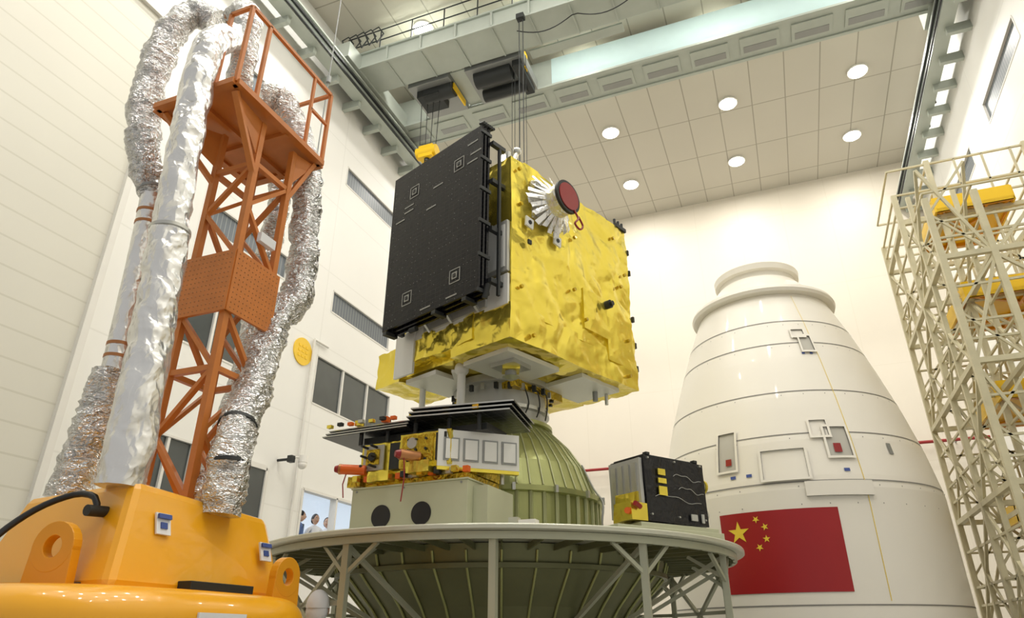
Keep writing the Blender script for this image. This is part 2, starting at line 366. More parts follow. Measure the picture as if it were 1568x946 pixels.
# ---------------------------------------------------------------- rocket fairing
FX,FY=.12,11.35
KR=.93
prof=[(-1.5,2.1),(1.75,2.1),(2.33,1.99),(2.94,1.83),(3.59,1.62),(4.27,1.37),(4.85,1.12)]
def FR(z):
    for (z0,r0),(z1,r1) in zip(prof,prof[1:]):
        if z<=z1: return KR*(r0+(r1-r0)*(z-z0)/(z1-z0))
    return KR*prof[-1][1]
def FS(ph,z,off=0.):
    r=FR(z)+off; t=math.radians(ph*1.075+1.8); return Vector((FX+r*math.sin(t),FY-r*math.cos(t),z+EYE))
fair=empty('rocket_payload_fairing')
b=B()
b.lathe([(FR(-1.5+i*.16),-1.5+i*.16+EYE) for i in range(40)]+[(1.12*KR,4.85+EYE)],(FX,FY,0),fairM,128)
top=[(1.12,4.85),(1.22,4.87),(1.24,4.92),(1.22,4.97),(1.02,5.0),(.86,5.22),(.70,5.4),(.67,5.42),(.67,5.5),(.74,5.52),(.75,5.62),(.6,5.62),(.55,5.5),(0,5.5)]
b.lathe([(r*KR,z+EYE) for r,z in top],(FX,FY,0),fairM,96,smooth=False)
b.obj('shell',fair)
b=B()
def patch(b,p0,p1,z0,z1,off,mat,nu=None,nv=None):
    nu=nu or max(2,int(abs(p1-p0)/2)); nv=nv or max(1,int((z1-z0)/.12))
    b.grid(lambda u,v:FS(p0+(p1-p0)*u,z0+(z1-z0)*v,off),nu,nv,mat,True)
for z in(4.27,3.86,3.05,2.42,1.78,.35):
    b.grid(lambda u,v:FS(335*u,z+.016*v,.004),120,1,seamM)
for ph in(22,-160): patch(b,ph-.12,ph+.12,.4,4.8,.005,starM)
for z in(4.2,3.8,3.0,2.36,1.72,1.5):
    for i in range(36): patch(b,i*9-.15,i*9+.15,z,z+.015,.004,seamM,1,1)
b.obj('seams',fair)
b=B()
def recess(p0,p1,z0,z1,mat=fairG,fr=.9):
    patch(b,p0,p1,z0,z1,.006,mat)
    for a0,a1,c0,c1 in((p0-fr,p0,z0-.02,z1+.02),(p1,p1+fr,z0-.02,z1+.02)): 
        patch(b,a0,a1,c0,c1,.03,fairM)
    for c0,c1 in((z0-.03,z0),(z1,z1+.03)):
        b.grid(lambda u,v:FS(p0-fr+(p1-p0+2*fr)*u,c0+(c1-c0)*v,.03),8,1,fairM)
        b.grid(lambda u,v:FS(p0+(p1-p0)*u,(c1 if c0==z0-.03 else c0),.006+.024*v),8,1,seamM)
    b.grid(lambda u,v:FS(p0,z0+(z1-z0)*u,.006+.024*v),6,1,seamM); b.grid(lambda u,v:FS(p1,z0+(z1-z0)*u,.006+.024*v),6,1,seamM)
recess(-27.5,-20.5,2.02,2.55); recess(-11,4,1.84,2.22,fairM); recess(12.5,20.5,2.1,2.5); recess(15,21,3.72,3.98); recess(12,18.5,3.98,4.1,fairM)
recess(8,14,2.38,2.6,fairM)
patch(b,-24.5,-22.2,2.09,2.18,.02,redcap); patch(b,14.5,17.2,2.15,2.27,.02,redcap)
for ph in(-23,-17,16): patch(b,ph,ph+2,2.02-.12,2.02-.08,.01,blueM)
for ph in(14,18): patch(b,ph,ph+1.5,3.66,3.69,.01,blueM)
patch(b,2,24,1.6,1.78,.035,fairM); b.grid(lambda u,v:FS(2+22*u,1.6,.035*v),10,1,seamM)
patch(b,36,38,2.15,2.3,.01,greyM)
b.obj('access_ports',fair)
b=B(); f0,f1,g0,g1=-29,11,.5,1.46
patch(b,f0,f1,g0,g1,.008,redM,24,10)
def star(cx,cy,r,rot):
    pts=[]
    for i in range(10):
        rr=r if i%2==0 else r*.382; t=rot+PI/2+i*PI/5
        pts.append((cx+rr*math.cos(t),cy+rr*math.sin(t)))
    vs=[(cx,cy)]+pts
    V=[FS(f0+(f1-f0)*x/30,g1-(g1-g0)*(20-y)/20,.013) for x,y in vs]
    b.add(V,[(0,i+1,(i+1)%10+1) for i in range(10)],starM)
star(5,15,3,0)
for x,y,r in((10,18,.6),(12,16,.3),(12,13,0),(10,11,.5)): star(x,y,1,r)
b.obj('flag',fair)

# ---------------------------------------------------------------- scaffold tower
sc=empty('access_scaffold_tower')
b=B()
X=[2.5,3.1,4.5,5.6]; Y=[9.6,11.2,13.0]; lv=[0,1.6,3.1,4.6,6.1,7.6]
for i,x in enumerate(X):
    for j,y in enumerate(Y):
        t=8.75 if (i in(1,2) and j>=1) else (8.2 if i==0 and j>=1 else 7.1)
        b.sb((x,y,0),(x,y,t),.08,.08,scafM)
for x in(2.5,3.1):
    for y in(10.4,12.1): b.sb((x,y,0),(x,y,7.65),.06,.06,scafM)
for z in lv:
    for dz in(0,.3,.55,1.05):
        if z+dz>8.8: continue
        w=.07 if dz==0 else .03
        for j,y in enumerate(Y):
            if z>=7.5 and j==0: continue
            b.sb((X[0],y,z+dz+.05),(X[-1] if z<7 else X[2],y,z+dz+.05),w,w,scafM)
        for i,x in enumerate(X):
            if z>=7.5 and i==3: continue
            b.sb((x,Y[0] if z<7.5 else Y[1],z+dz+.05),(x,Y[2],z+dz+.05),w,w,scafM)
for k in range(5):
    z0,z1=lv[k],lv[k+1]
    for j,y in enumerate(Y):
        for i in range(3):
            if k==4 and i==2: continue
            a,c=(X[i],X[i+1]) if (k+i)%2 else (X[i+1],X[i])
            b.sb((a,y,z0),(c,y,z1),.04,.04,scafM)
            if i==0: b.sb((X[0],y,(z0+z1)/2),(X[1],y,z0),.03,.03,scafM); b.sb((X[0],y,(z0+z1)/2),(X[1],y,z1),.03,.03,scafM)
            elif j: b.sb(((X[i]+X[i+1])/2,y,z0),((X[i]+X[i+1])/2,y,z1),.035,.035,scafM); b.sb((c,y,z0),(a,y,z1),.03,.03,scafM)
    for i in(0,1,2):
        x=X[i]
        for j in range(2):
            a,c=(Y[j],Y[j+1]) if (k+j)%2 else (Y[j+1],Y[j])
            b.sb((x,a,z0),(x,c,z1),.04,.04,scafM); b.sb((x,c,z0),(x,(a+c)/2,(z0+z1)/2),.03,.03,scafM)
            m=(Y[j]+Y[j+1])/2; b.sb((x,m,z0),(x,m,z0+1.1),.03,.03,scafM)
for z in lv[1:]:
    x=X[1]
    while x<X[3]:
        if z<7 or x<X[2]:
            for y in (Y[1],Y[2]): b.sb((x,y,z),(x,y,z+1.1),.03,.03,scafM)
        x+=.4
b.obj('frame',sc)
b=B()
def deck(x0,x1,y0,y1,z):
    b.bx(x0,x1,y0,y1,z,z+.04,yellowP); b.bx(x0,x1,y0-.03,y0,z-.06,z+.2,yellowP); b.bx(x0-.03,x0,y0-.03,y1,z-.06,z+.2,yellowP); b.bx(x1,x1+.03,y0,y1,z-.06,z+.2,yellowP)
    n=3
    for i in range(n+1):
        xx=x0+(x1-x0)*i/n; b.bx(xx-.02,xx+.02,y0,y1,z-.05,z,yellowVd)
    b.sb((x0,y0,z-.03),(x1,y1,z-.03),.04,.03,yellowVd); b.sb((x0,y1,z-.03),(x1,y0,z-.03),.04,.03,yellowVd)
    for yy in(y0,y1): b.bx(x0,x1,yy-.03,yy+.03,z-.06,z,yellowVd)
deck(3.0,4.05,11.05,12.4,7.72); deck(3.02,5.4,11.0,12.5,6.16); deck(3.05,5.4,11.0,12.7,4.58); deck(3.1,5.5,11.0,12.9,3.08); deck(3.15,5.5,9.7,12.9,1.6)
b.obj('decks',sc)
b=B()
for k in range(1,4):
    z0,z1=lv[k],lv[k+1]
    for y in(9.9,10.5): b.sb((3.6,y,z0),(4.4,y,z1),.03,.08,yellowP)
    for i in range(7): t=(i+.5)/7; b.bx(3.6+.8*t-.08,3.6+.8*t+.08,9.9,10.5,z0+(z1-z0)*t-.01,z0+(z1-z0)*t+.01,yellowVd)
b.obj('stairs',sc)

# ---------------------------------------------------------------- payload adapter table
DC=C(-.11,7.65,0); DCx,DCy=DC.x,DC.y
near=math.atan2(-DCy,-DCx)
adp=empty('payload_adapter_table')
def D(t,r,z): return Vector((DCx+r*math.cos(t),DCy+r*math.sin(t),z))
b=B()
b.lathe([(0,2.27),(2.45,2.27),(2.455,2.262),(2.455,2.235),(2.44,2.228),(0,2.228)],(DCx,DCy,0),discM,120,smooth=False)
b.lathe([(2.38,2.225),(2.38,2.17),(2.34,2.17),(2.34,2.225)],(DCx,DCy,0),trusM,120,smooth=False)
b.obj('top_plate',adp)
b=B()
for i in range(48):
    t=near+2*PI*i/48; b.sb(D(t,1.65,2.19),D(t,2.36,2.19),.015,.05,greenD)
b.lathe([(1.72,2.22),(1.66,2.05),(1.38,1.75),(1.12,1.4),(.98,1.0),(.95,.5),(.98,.05),(1.1,.05),(1.1,0)],(DCx,DCy,0),greenD,96)
for i in range(36):
    t=near+2*PI*i/36
    b.tube([D(t,r+.012,z) for r,z in((1.70,2.17),(1.66,2.05),(1.38,1.75),(1.12,1.4),(.98,1.0),(.95,.5),(.98,.1))],.012,greenC,6)
for r,z in((1.66,2.05),(1.12,1.4),(.96,.9)): b.lathe([(r,z+.02),(r+.04,z+.02),(r+.04,z-.02),(r,z-.02)],(DCx,DCy,0),greenD,96,smooth=False)
b.obj('skirt_cone',adp)
b=B()
N=12
for i in range(N):
    dg=-1.5+360*i/N; 
    if dg>180: dg-=360
    t=near+math.radians(dg); t2=t+2*PI/N
    b.sb(D(t,2.32,0),D(t,2.32,2.2),.055,.055,trusM)
    b.sb(D(t,2.3,1.25),D(t,1.15,1.45),.04,.04,trusM)
    b.sb(D(t,2.32,1.3),D(t2,2.32,1.3),.045,.045,trusM)
    b.sb(D(t,2.32,1.98),D(t,2.0,2.18),.03,.03,trusM)
    if abs(dg)>20:
        b.sb(D(t,2.3,2.15),D(t,1.3,1.62),.035,.035,trusM)
        b.sb(D(t,2.32,1.95),D(t+.12,2.3,2.18),.03,.03,trusM); b.sb(D(t,2.32,1.95),D(t-.12,2.3,2.18),.03,.03,trusM)
    if abs(dg)>50: 
        b.sb(D(t,2.32,1.3),D(t2,2.32,2.15),.035,.035,trusM); b.sb(D(t2,2.32,1.3),D(t,2.32,2.15),.035,.035,trusM); b.sb(D(t,2.32,1.75),D(t2,2.32,1.75),.035,.035,trusM)
    b.sb(D(t,2.32,.1),D(t2,2.32,.1),.06,.06,trusM)
b.obj('support_truss',adp)
b=B(); z0=.77+EYE
b.lathe([(1.10,z0),(1.10,z0+.04),(1.05,z0+.05),(1.05,z0+.50),(1.10,z0+.51),(1.10,z0+.56),(1.03,z0+.58),(.93,z0+.85),(.76,z0+1.1),(.58,z0+1.28),(.53,z0+1.33),(.57,z0+1.34),(.57,z0+1.38),(.52,z0+1.4)],(DCx,DCy,0),greenC,96,smooth=False)
for i in range(48):
    t=2*PI*i/48
    b.sb(D(t,1.06,z0+.05),D(t,1.06,z0+.51),.025,.035,greenR)
    b.tube([D(t,r+.006,z) for r,z in((1.03,z0+.58),(.93,z0+.85),(.76,z0+1.1),(.58,z0+1.28))],.009,greenR,5)
for k,a in enumerate((1.15,)):
    t=near+a; b.tube(spline([D(t,.93,z0+.9),D(t+.02,1.04,z0+.65),D(t+.03,1.13,z0+.5),D(t,1.12,z0+.3),D(t+.04,1.12,z0+.12)],.05),.012,panelG,6)
for i in range(16):
    t=near+.1+i*.39; b.box(D(t,1.115,z0+.535),(.03,.03,.07),alu,Matrix.Rotation(t,3,'Z'))
b.obj('adapter_cone',adp)
b=B()
b.lathe([(.50,z0+1.38),(.50,z0+1.78),(.58,z0+1.79),(.58,z0+1.87),(.5,z0+1.88)],(DCx,DCy,0),panelG,64,smooth=False)
b.lathe([(.50,z0+1.5),(.54,z0+1.51),(.54,z0+1.55),(.50,z0+1.56)],(DCx,DCy,0),alu,64,smooth=False)
for i in range(24):
    t=2*PI*i/24; b.box(D(t,.57,z0+1.73),(.04,.04,.07),darkM if i%3 else alu)
for k in range(3):
    t=near+.35+k*.3
    b.tube(spline([D(t,.52,z0+1.8),D(t+.1,.57,z0+1.7),D(t+.2,.55,z0+1.55),D(t+.1,.55,z0+1.42)],.04),.008,black,6)
b.obj('separation_ring',adp)
b=B()
b.box(C(.13,5.5,.80),(.14,.09,.07),white); b.box(C(.02,5.9,.84),(.08,.08,.15),discM)
b.obj('edge_fittings',adp)

# ---------------------------------------------------------------- main satellite
N0=C(-.01,6.03,2.6); ang=math.atan2(.735,.68)+PHI
SM=Matrix.Translation(N0)@Matrix.Rotation(ang,4,'Z')
sat=empty('earth_observation_satellite',SM)
W=2.18
b=B()
b.foil(0,W,0,1.72,.34,2.2,gold,.026,.026,1,2.0,.6)
b.foil(-.02,W+.02,-.01,.85,.02,.40,gold,.026,.03,5,2.6,.6)
b.foil(W-.75,W+.02,.8,W,.02,.40,gold,.02,.05,6)
b.foil(.05,.8,1.75,W,.0,.42,gold,.03,.035,7,3)
b.foil(.1,W-.6,.8,1.78,.05,.36,gold,.02,.06,8)
b.foil(-.03,.3,.5,1.75,.12,.4,gold,.04,.035,9,3.5,.8)
b.obj('foil_body',sat)
b=B()
b.foil(1.18,1.62,-.022,.03,.5,1.0,gold,.01,.03,11,2.5)
b.foil(1.62,2.12,-.018,.03,.25,.8,gold,.01,.03,12,2.5)
for x,z in((.25,1.42),(.72,1.40)):
    b.box((x,-.035,z),(.12,.02,.12),panelW,Matrix.Rotation(.1,3,'Y')); b.bar((x,-.055,z),(x,-.035,z),.025,darkM)
b.box((.24,-.045,1.17),(.05,.02,.05),darkM)
for x,z in((.12,.6),(.12,1.6),(2.02,.6),(2.05,1.5),(1.05,1.6),(1.95,1.3),(2.0,.15),(.3,.12),(1.2,.6),(.1,2.05),(1.0,.9),(1.85,1.95)):
    b.bar((x,-.05,z),(x,-.02,z),.022,goldD,8)
b.bar((1.62,-.09,.93),(1.62,-.01,.93),.05,darkM,12); b.bar((1.62,-.12,.93),(1.62,-.09,.93),.03,black,12)
b.obj('face_fittings',sat)
b=B(); cx,cz=.57,1.78; r=.185
b.bar((cx,.0,cz),(cx,-.30,cz),r,silverP,32); b.bar((cx,-.30,cz),(cx,-.335,cz),r+.015,darkM,32)
b.bar((cx,-.335,cz),(cx,-.345,cz),r-.02,redcap,32)
for i in range(22):
    t=2*PI*i/22; t2=t+.19
    def P(tt,rr,y): return (cx+rr*math.cos(tt),y,cz+rr*math.sin(tt))
    rr=.33+.03*(i%3)
    b.add([P(t,.18,-.16),P(t2+.06,.18,-.16),P(t2,rr,-.06-.02*(i%2)),P(t+.03,rr,-.05)],[(0,1,2,3)],silverP)
    b.add([P(t+.05,.18,-.12),P(t2+.1,.18,-.12),P(t2+.12,rr-.05,-.035),P(t+.1,rr-.05,-.03)],[(0,1,2,3)],silver)
b.foil(cx-.24,cx+.24,-.06,.01,cz-.24,cz+.24,silver,.03,.03,3,5)
b.tube(spline([(cx+.08,-.34,cz-.14),(cx+.12,-.36,cz-.24),(cx+.06,-.36,cz-.33),(cx+.14,-.36,cz-.37),(cx+.2,-.36,cz-.3),(cx+.14,-.35,cz-.2)],.02),.012,redcap,6)
b.obj('telescope_baffle',sat)
b=B()
b.bx(-.04,0,.02,.34,.75,1.35,panelG); b.bx(-.05,-.03,.05,.3,.8,1.3,panelW)
b.bx(-.03,.0,.02,1.6,.38,.72,panelW); b.bx(-.06,-.02,.3,1.25,.42,.66,panelG)
b.bx(-.05,-.02,1.42,1.74,.0,.5,panelW)
for y in(.4,.8,1.15): b.sb((-.05,y,.4),(-.22,y,.55),.03,.03,alu)
for z in(.6,1.2,1.8,2.3):
    b.bx(-.2,0,.08,.13,z-.025,z+.025,darkM)
b.sb((-.1,.08,.45),(-.1,.08,2.25),.03,.03,darkM)
b.bx(-.15,-.08,1.55,1.6,.45,2.2,darkM)
b.obj('side_frame',sat)
b=B()
y0,y1,z0,z1=.12,1.62,.4,2.5
for k in range(3):
    x=-.21-k*.052; b.bx(x-.028,x,y0,y1,z0+.02*k,z1-.012*k,solar)
def bracket(y,z,s):
    for (yy,zz,a,c) in((y,z+s,s,.005),(y,z-s,s,.005)): b.bx(-.348,-.343,yy-a,yy+a,zz-c,zz+c,mark)
    for (yy,zz,a,c) in((y+s,z,.005,s),(y-s,z,.005,s)): b.bx(-.348,-.343,yy-a,yy+a,zz-c,zz+c,mark)
    b.bx(-.352,-.343,y-s*.5,y+s*.5,z-s*.5,z+s*.5,mark); b.bx(-.36,-.343,y-s*.25,y+s*.25,z-s*.25,z+s*.25,black)
for y in(.46,1.22):
    for z in(.72,2.12): bracket(y,z,.075)
for y,z in((.25,2.3),(.25,2.05),(.8,2.0),(1.3,1.95),(1.3,1.88),(.2,2.15),(.9,1.75),(1.45,1.8),(.5,.5),(.9,.5)): b.bx(-.348,-.343,y-.08,y+.08,z-.008,z+.008,mark)
for y in(1.55,.75,.3): b.bx(-.36,-.2,y-.03,y+.03,z0-.02,z0+.02,darkM)
for z in(.45,.85,1.25,1.65,2.05,2.4): b.bx(-.35,-.19,y0-.01,y0+.01,z-.02,z+.02,darkM)
for i in range(6):
    b.bar((-.32+.03*i,y0-.02,z1+.01),(-.32+.03*i,y0+.05,z1+.03),.018,darkM,6)
b.bar((-.25,y0,z0-.02),(-.25,y0-.05,z0+.12),.03,darkM); b.bar((-.28,1.1,z0-.05),(-.28,1.2,z0-.05),.03,darkM)
rr=random.Random(2)
for i in range(26):
    for j in range(30):
        if rr.random()<.3:
            y=y0+.05+i*.056; z=z0+.06+j*.069
            b.bx(-.3445,-.342,y-.0025,y+.0025,z-.0015,z+.0015,mark)
b.obj('solar_array_stack',sat)
b=B()
b.bx(.15,.95,.18,.82,-.03,.02,panelW); b.bx(1.25,1.95,.1,.7,-.03,.02,panelW); b.bx(.1,.75,1.2,1.7,-.03,.02,panelW)
b.box((.45,.42,-.05),(.3,.3,.05),alu,Matrix.Rotation(.1,3,'Z')); b.box((.45,.42,-.08),(.18,.18,.05),gold,Matrix.Rotation(.8,3,'Z')); b.bar((.45,.42,-.1),(.45,.42,-.17),.06,greyM,16); b.bar((.45,.42,-.17),(.45,.42,-.2),.09,alu,16,r2=.03)
b.bar((.25,.95,.02),(.25,.95,-.40),.045,panelW,16); b.sph((.25,.95,.0),.08,panelW); 
b.bar((.35,1.7,.02),(.35,1.7,-.42),.035,panelW,16); b.bar((1.75,.3,.02),(1.75,.3,-.14),.03,greyM,12); b.bar((1.9,.25,-.02),(1.9,.25,-.16),.02,alu,12)
b.sb((.2,1.0,-.02),(.8,1.5,-.02),.08,.03,panelW)
b.foil(.75,1.6,.65,1.6,-.12,.03,goldD,.02,.06,4)
b.obj('underside_panels',sat)
b=B()
b.bx(1.98,2.2,-.02,.15,2.2,2.25,darkM)
for x in(2.0,2.08,2.16): b.bar((x,.02,2.25),(x,.02,2.33),.018,darkM)
for x,z in((W+.03,1.9),(W+.03,1.6),(W+.03,.95),(W+.03,.6),(W+.03,.3)): b.box((x,.0,z),(.03,.035,.07),darkM)
b.bar((.06,.1,2.2),(.06,.1,2.32),.03,alu); b.bar((.1,.05,2.2),(.16,.05,2.38),.025,alu); b.sph((.15,.05,2.36),.05,alu)
b.box((.4,.15,2.24),(.25,.2,.08),gold)
b.obj('top_fittings',sat)

# ---------------------------------------------------------------- small satellite on plinth (left)
Lang=math.atan2(-.5,1.07)+PHI
PM=Matrix.Translation(C(-1.44,6.27,.77))@Matrix.Rotation(Lang,4,'Z')
b=B()
b.bx(0,1.18,0,.75,.0,.44,plinM); b.bx(-.01,1.19,-.01,.76,.44,.455,plinM)
for x in(.33,.74):
    b.bar((x,-.006,.19),(x,.02,.19),.098,black,32)
b.bx(1.18,1.32,.1,.6,.0,.40,plinM)
for x in(.05,.55,1.12): b.bar((x,-.006,.42),(x,.0,.42),.01,greyM,8)
b.obj('satellite_support_plinth',None,PM,bevel=.004)
ms=empty('micro_satellite',PM@Matrix.Translation((0,0,.46)))
b=B()
b.bx(.1,1.15,.05,.65,.0,.05,goldD); b.bx(.3,.9,.1,.6,.03,.09,alu)
b.foil(.02,.62,.06,.6,.10,.40,gold,.012,.03,2,6)
b.foil(.5,1.02,-.03,.6,.12,.42,gold,.012,.03,3,6)
b.foil(.1,1.15,.15,.7,.06,.14,goldD,.015,.04,5,6)
b.foil(.62,.85,-.1,.05,.05,.15,gold,.02,.03,6,6); b.foil(.2,.42,-.06,.1,.03,.12,gold,.02,.03,8,6); b.foil(-.08,.06,.02,.2,.02,.12,goldD,.02,.03,9,6)
b.bx(.53,.85,-.045,-.03,.13,.40,goldD); b.bx(.06,.28,.035,.05,.15,.38,panelG); b.bx(.35,.48,.03,.05,.14,.38,darkM); b.bx(.88,.98,-.05,-.03,.16,.4,darkM)
b.bx(.1,.24,.02,.035,.2,.34,goldD); b.bar((.64,-.06,.33),(.64,-.03,.33),.05,alu,16); b.bar((.17,.0,.27),(.17,.03,.27),.04,darkM,16)
for x in(.1,.2,.6,.68,.78):
    for z in(.18,.27,.36): b.bar((x,-.06,z),(x,.04,z),.012,darkM,6)
for i in range(14):
    x=.05+i*.085; b.box((x,-.03+.05*(i%2),.07),(.05,.05,.05),[gold,orcap,darkM,alu][i%4])
b.obj('bus',ms,bevel=0)
b=B()
R45=Matrix.Rotation(math.radians(44),3,'Z'); o0=Vector((.93,-.06,0)); d=R45@Vector((1,0,0)); nrm=R45@Vector((0,-1,0))
def FP(s,w,z): return o0+d*s+nrm*w+Vector((0,0,z))
b.box(FP(.35,-.1,.26),(.72,.2,.3),greyM,R45)
b.box(FP(.35,.005,.26),(.74,.02,.32),panelW,R45)
for i in range(4): b.box(FP(.10+i*.175,.02,.25),(.14,.012,.2),greyM,R45); b.box(FP(.10+i*.175,.028,.25),(.11,.012,.17),panelW,R45)
b.box(FP(.35,-.02,.09),(.74,.06,.04),gold,R45)
for s in(.1,.6): b.bar(FP(s,-.1,.1),FP(s,-.1,-.0),.02,alu,8)
b.obj('radiator_panel',ms)
b=B()
def thr(p,dv,L,r,body,cap):
    p=Vector(p); dv=Vector(dv).normalized()
    b.bar(p,p+dv*L,r,body,20); b.bar(p+dv*L,p+dv*(L+.02),r*1.05,copper,20); b.bar(p+dv*(L+.02),p+dv*(L+.06),r*.9,cap,20,r2=r*.6)
thr((.12,.0,.15),(-1,-.45,.05),.22,.045,orcap,redcap)
thr((.72,-.05,.2),(-.75,-1,.03),.16,.045,copper,redcap)
b.tube([(-.03,-.07,.14),(-.04,-.1,.02),(-.02,-.1,-.1)],.006,redcap,5)
b.tube([(.65,-.18,.18),(.68,-.2,.0),(.66,-.2,-.2)],.006,redcap,5)
b.obj('thrusters',ms)
b=B()
R10=Matrix.Rotation(math.radians(10),3,'Z')
for k in range(3):
    b.bx(-.40+.02*k,.55,-.02+.02*k,.62,.50+.03*k,.515+.03*k,solar2); b.bx(-.40+.02*k,.55,-.03+.02*k,-.02+.02*k,.503+.03*k,.513+.03*k,alu)
    b.box((1.02+.02*k,.32,.55+.035*k),(.95,.75,.015),solar2,R10)
    b.box(Vector((1.02+.02*k,.32,.55+.035*k))+R10@Vector((0,-.38,0)),(.95,.01,.012),alu,R10)
for x in(.0,.3,.6,.95,1.25): 
    b.bar((x,.05,.40),(x,.05,.62),.02,darkM,8); b.box((x,.0,.60),(.06,.06,.05),orcap if x in(.3,) else gold)
b.bx(.0,1.3,.1,.5,.42,.48,darkM)
for i in range(7): b.box((-.3+i*.12,-.05,.59+.01*(i%2)),(.05,.04,.03),[gold,darkM,orcap,alu][i%4])
b.obj('solar_wings',ms)

# ---------------------------------------------------------------- black satellite (right)
a3=math.atan2(.48,.72)+PHI
QM=Matrix.Translation(C(1.17,6.15,.77))@Matrix.Rotation(a3,4,'Z')
b=B(); b.prism([(-.38,-.05,0),(.85,-.12,0),(.85,.6,0),(-.33,.6,0)],(0,0,.10),plinM); b.prism([(-.1,-.04,.10),(.82,-.09,.10),(.82,.55,.10),(-.05,.55,.10)],(0,0,.04),plinM); b.bx(-.48,-.36,.0,.3,0,.05,discM); b.obj('satellite_mounting_base',None,QM,bevel=.004)
bs=empty('cube_satellite_black',QM@Matrix.Translation((.02,-.01,.15))@Matrix.Scale(1.13,4))
b=B()
b.foil(0,.68,0,.4,.01,.52,blackMLI,.006,.03,2)
for x,z,w,h in((.17,.40,.08,.05),(.17,.33,.09,.04),(.17,.25,.09,.07),(.5,.07,.07,.05),(.6,.07,.03,.07)): b.bx(x-w/2,x+w/2,-.018,-.008,z-h/2,z+h/2,gold if x<.3 else panelG)
for zz,x0_,x1_ in((.38,.3,.62),(.2,.08,.6),(.28,.35,.64)):
    b.tube([(x0_+(x1_-x0_)*i/14,-.014,zz+.008*math.sin(i*1.1)+.02*math.sin(i*.4)) for i in range(15)],.0022,panelG,5)
for x in(.03,.33,.63):
    for z in(.06,.5): b.bar((x,-.02,z),(x,0,z),.008,alu,8)
b.obj('bus',bs)
b=B()
b.foil(-.04,-.005,.02,.38,.05,.50,panelG,.006,.04,3)
for i in range(4): b.bx(-.055,-.04,.05+.08*i,.1+.08*i,.1,.46,alu)
b.foil(-.18,.0,.0,.2,.0,.14,gold,.02,.03,4); b.bar((-.14,.05,.07),(-.2,.02,.07),.025,orcap); b.bar((-.1,-.02,.1),(-.17,-.04,.12),.02,redcap); b.foil(-.06,-.03,.04,.3,.16,.24,gold,.01,.03,6)
b.bx(.02,.64,.02,.38,.52,.535,darkM)
for x in(.05,.6): b.box((x,.02,.54),(.04,.04,.02),darkM)
b.bar((.68,.1,.36),(.75,.1,.36),.05,alu,20); b.bar((.75,.1,.36),(.77,.1,.36),.06,gold,20); b.bar((.68,.1,.12),(.74,.1,.12),.06,alu,20)
b.obj('fittings',bs)

# ---------------------------------------------------------------- umbilical service machine
mc=empty('air_conditioning_umbilical_machine')
b=B()
def hood(u,v):
    t=2*PI*u; e=2/3.2
    cx_,cy_=-3.80,3.14
    c,s=math.cos(t),math.sin(t); sx=math.copysign(abs(c)**e,c)*1.0; sy=math.copysign(abs(s)**e,s)*1.04
    if v<.5: k=1; z=.55+1.03*v/.5
    else:
        w=(v-.5)/.5*PI/2; k=1-.14*(1-math.cos(w)); z=1.58+.15*math.sin(w)
    return Vector((cx_+sx*k,cy_+sy*k,z))
b.grid(hood,72,20,yellowV,True,closeu=True)
b.prism([hood(i/72,1.0) for i in range(72)],(0,0,.002),yellowV)
b.obj('turret_hood',mc)
b=B()
top=[(-3.34,2.80,2.30),(-3.40,3.98,2.26),(-4.42,4.0,2.26),(-4.40,2.95,2.30)]
bot=[(-3.16,2.62,1.72),(-3.22,4.06,1.72),(-4.50,4.1,1.72),(-4.62,2.85,1.72)]
b.add(top+bot,[(0,1,2,3),(7,6,5,4),(0,4,5,1),(1,5,6,2),(2,6,7,3),(3,7,4,0)],yellowV)
b.obj('counterweight_block',mc,bevel=.05)
b=B()
b.box((-3.15,3.35,1.76),(.1,.5,.06),darkM); b.box((-3.9,2.72,1.745),(1.0,.12,.03),darkM)
b.tube([hood(.715,v/10)+Vector((.0,-.004,0)) for v in range(11)],.008,darkM,6)
def lug(p,R,s=1.):
    M=Matrix.Translation(p)@R.to_4x4()
    n=24; ro,ri=.15*s,.065*s
    vs=[];th=.035*s
    for y in(-th,th):
        for r in(ro,ri):
            for i in range(n): t=2*PI*i/n; vs.append((r*math.cos(t),y,r*math.sin(t)))
    fs=[]
    for i in range(n):
        j=(i+1)%n
        fs+=[(i,j,n+j,n+i),(2*n+i,3*n+i,3*n+j,2*n+j),(i,2*n+i,2*n+j,j),(n+i,n+j,3*n+j,3*n+i)]
    b.add(vs,fs,yellowVd,False,M)
    A=[(-ro,-.02*s),(-ro*1.1,-.24*s),(ro*1.1,-.24*s),(ro,-.02*s),(ri*1.1,-ri),(-ri*1.1,-ri)]
    vs=[(x,-th*.95,z) for x,z in A]+[(x,th*.95,z) for x,z in A]; n=6
    b.add(vs,[(0,1,5),(1,2,4,5),(2,3,4),(6,11,7),(7,11,10,8),(8,10,9),(0,6,7,1),(1,7,8,2),(2,8,9,3)],yellowVd,False,M)
lug(Vector((-3.55,2.60,1.93)),Matrix.Rotation(.15,3,'Z'),.85)
lug(Vector((-3.08,3.85,1.86)),Matrix.Rotation(PI/2,3,'Z'),.8)
b.obj('lifting_lugs',mc,bevel=.006)
b=B()
b.tube(spline([(-3.78,2.36,1.76),(-3.86,2.46,1.95),(-3.80,2.60,2.13),(-3.66,2.70,2.22),(-3.52,2.72,2.2),(-3.48,2.72,2.12)],.04),.018,black,8)
b.bar((-3.48,2.66,2.12),(-3.48,2.80,2.13),.03,darkM,12)
for y,z in((2.98,2.08),(3.85,2.02)):
    R=Matrix.Rotation(math.radians(-16),3,'Y')
    b.box((-3.268,y,z),(.012,.10,.12),sticker,R); b.box((-3.262,y,z+.04),(.012,.09,.025),blueM,R); b.box((-3.258,y,z-.01),(.012,.045,.035),blueM,R)
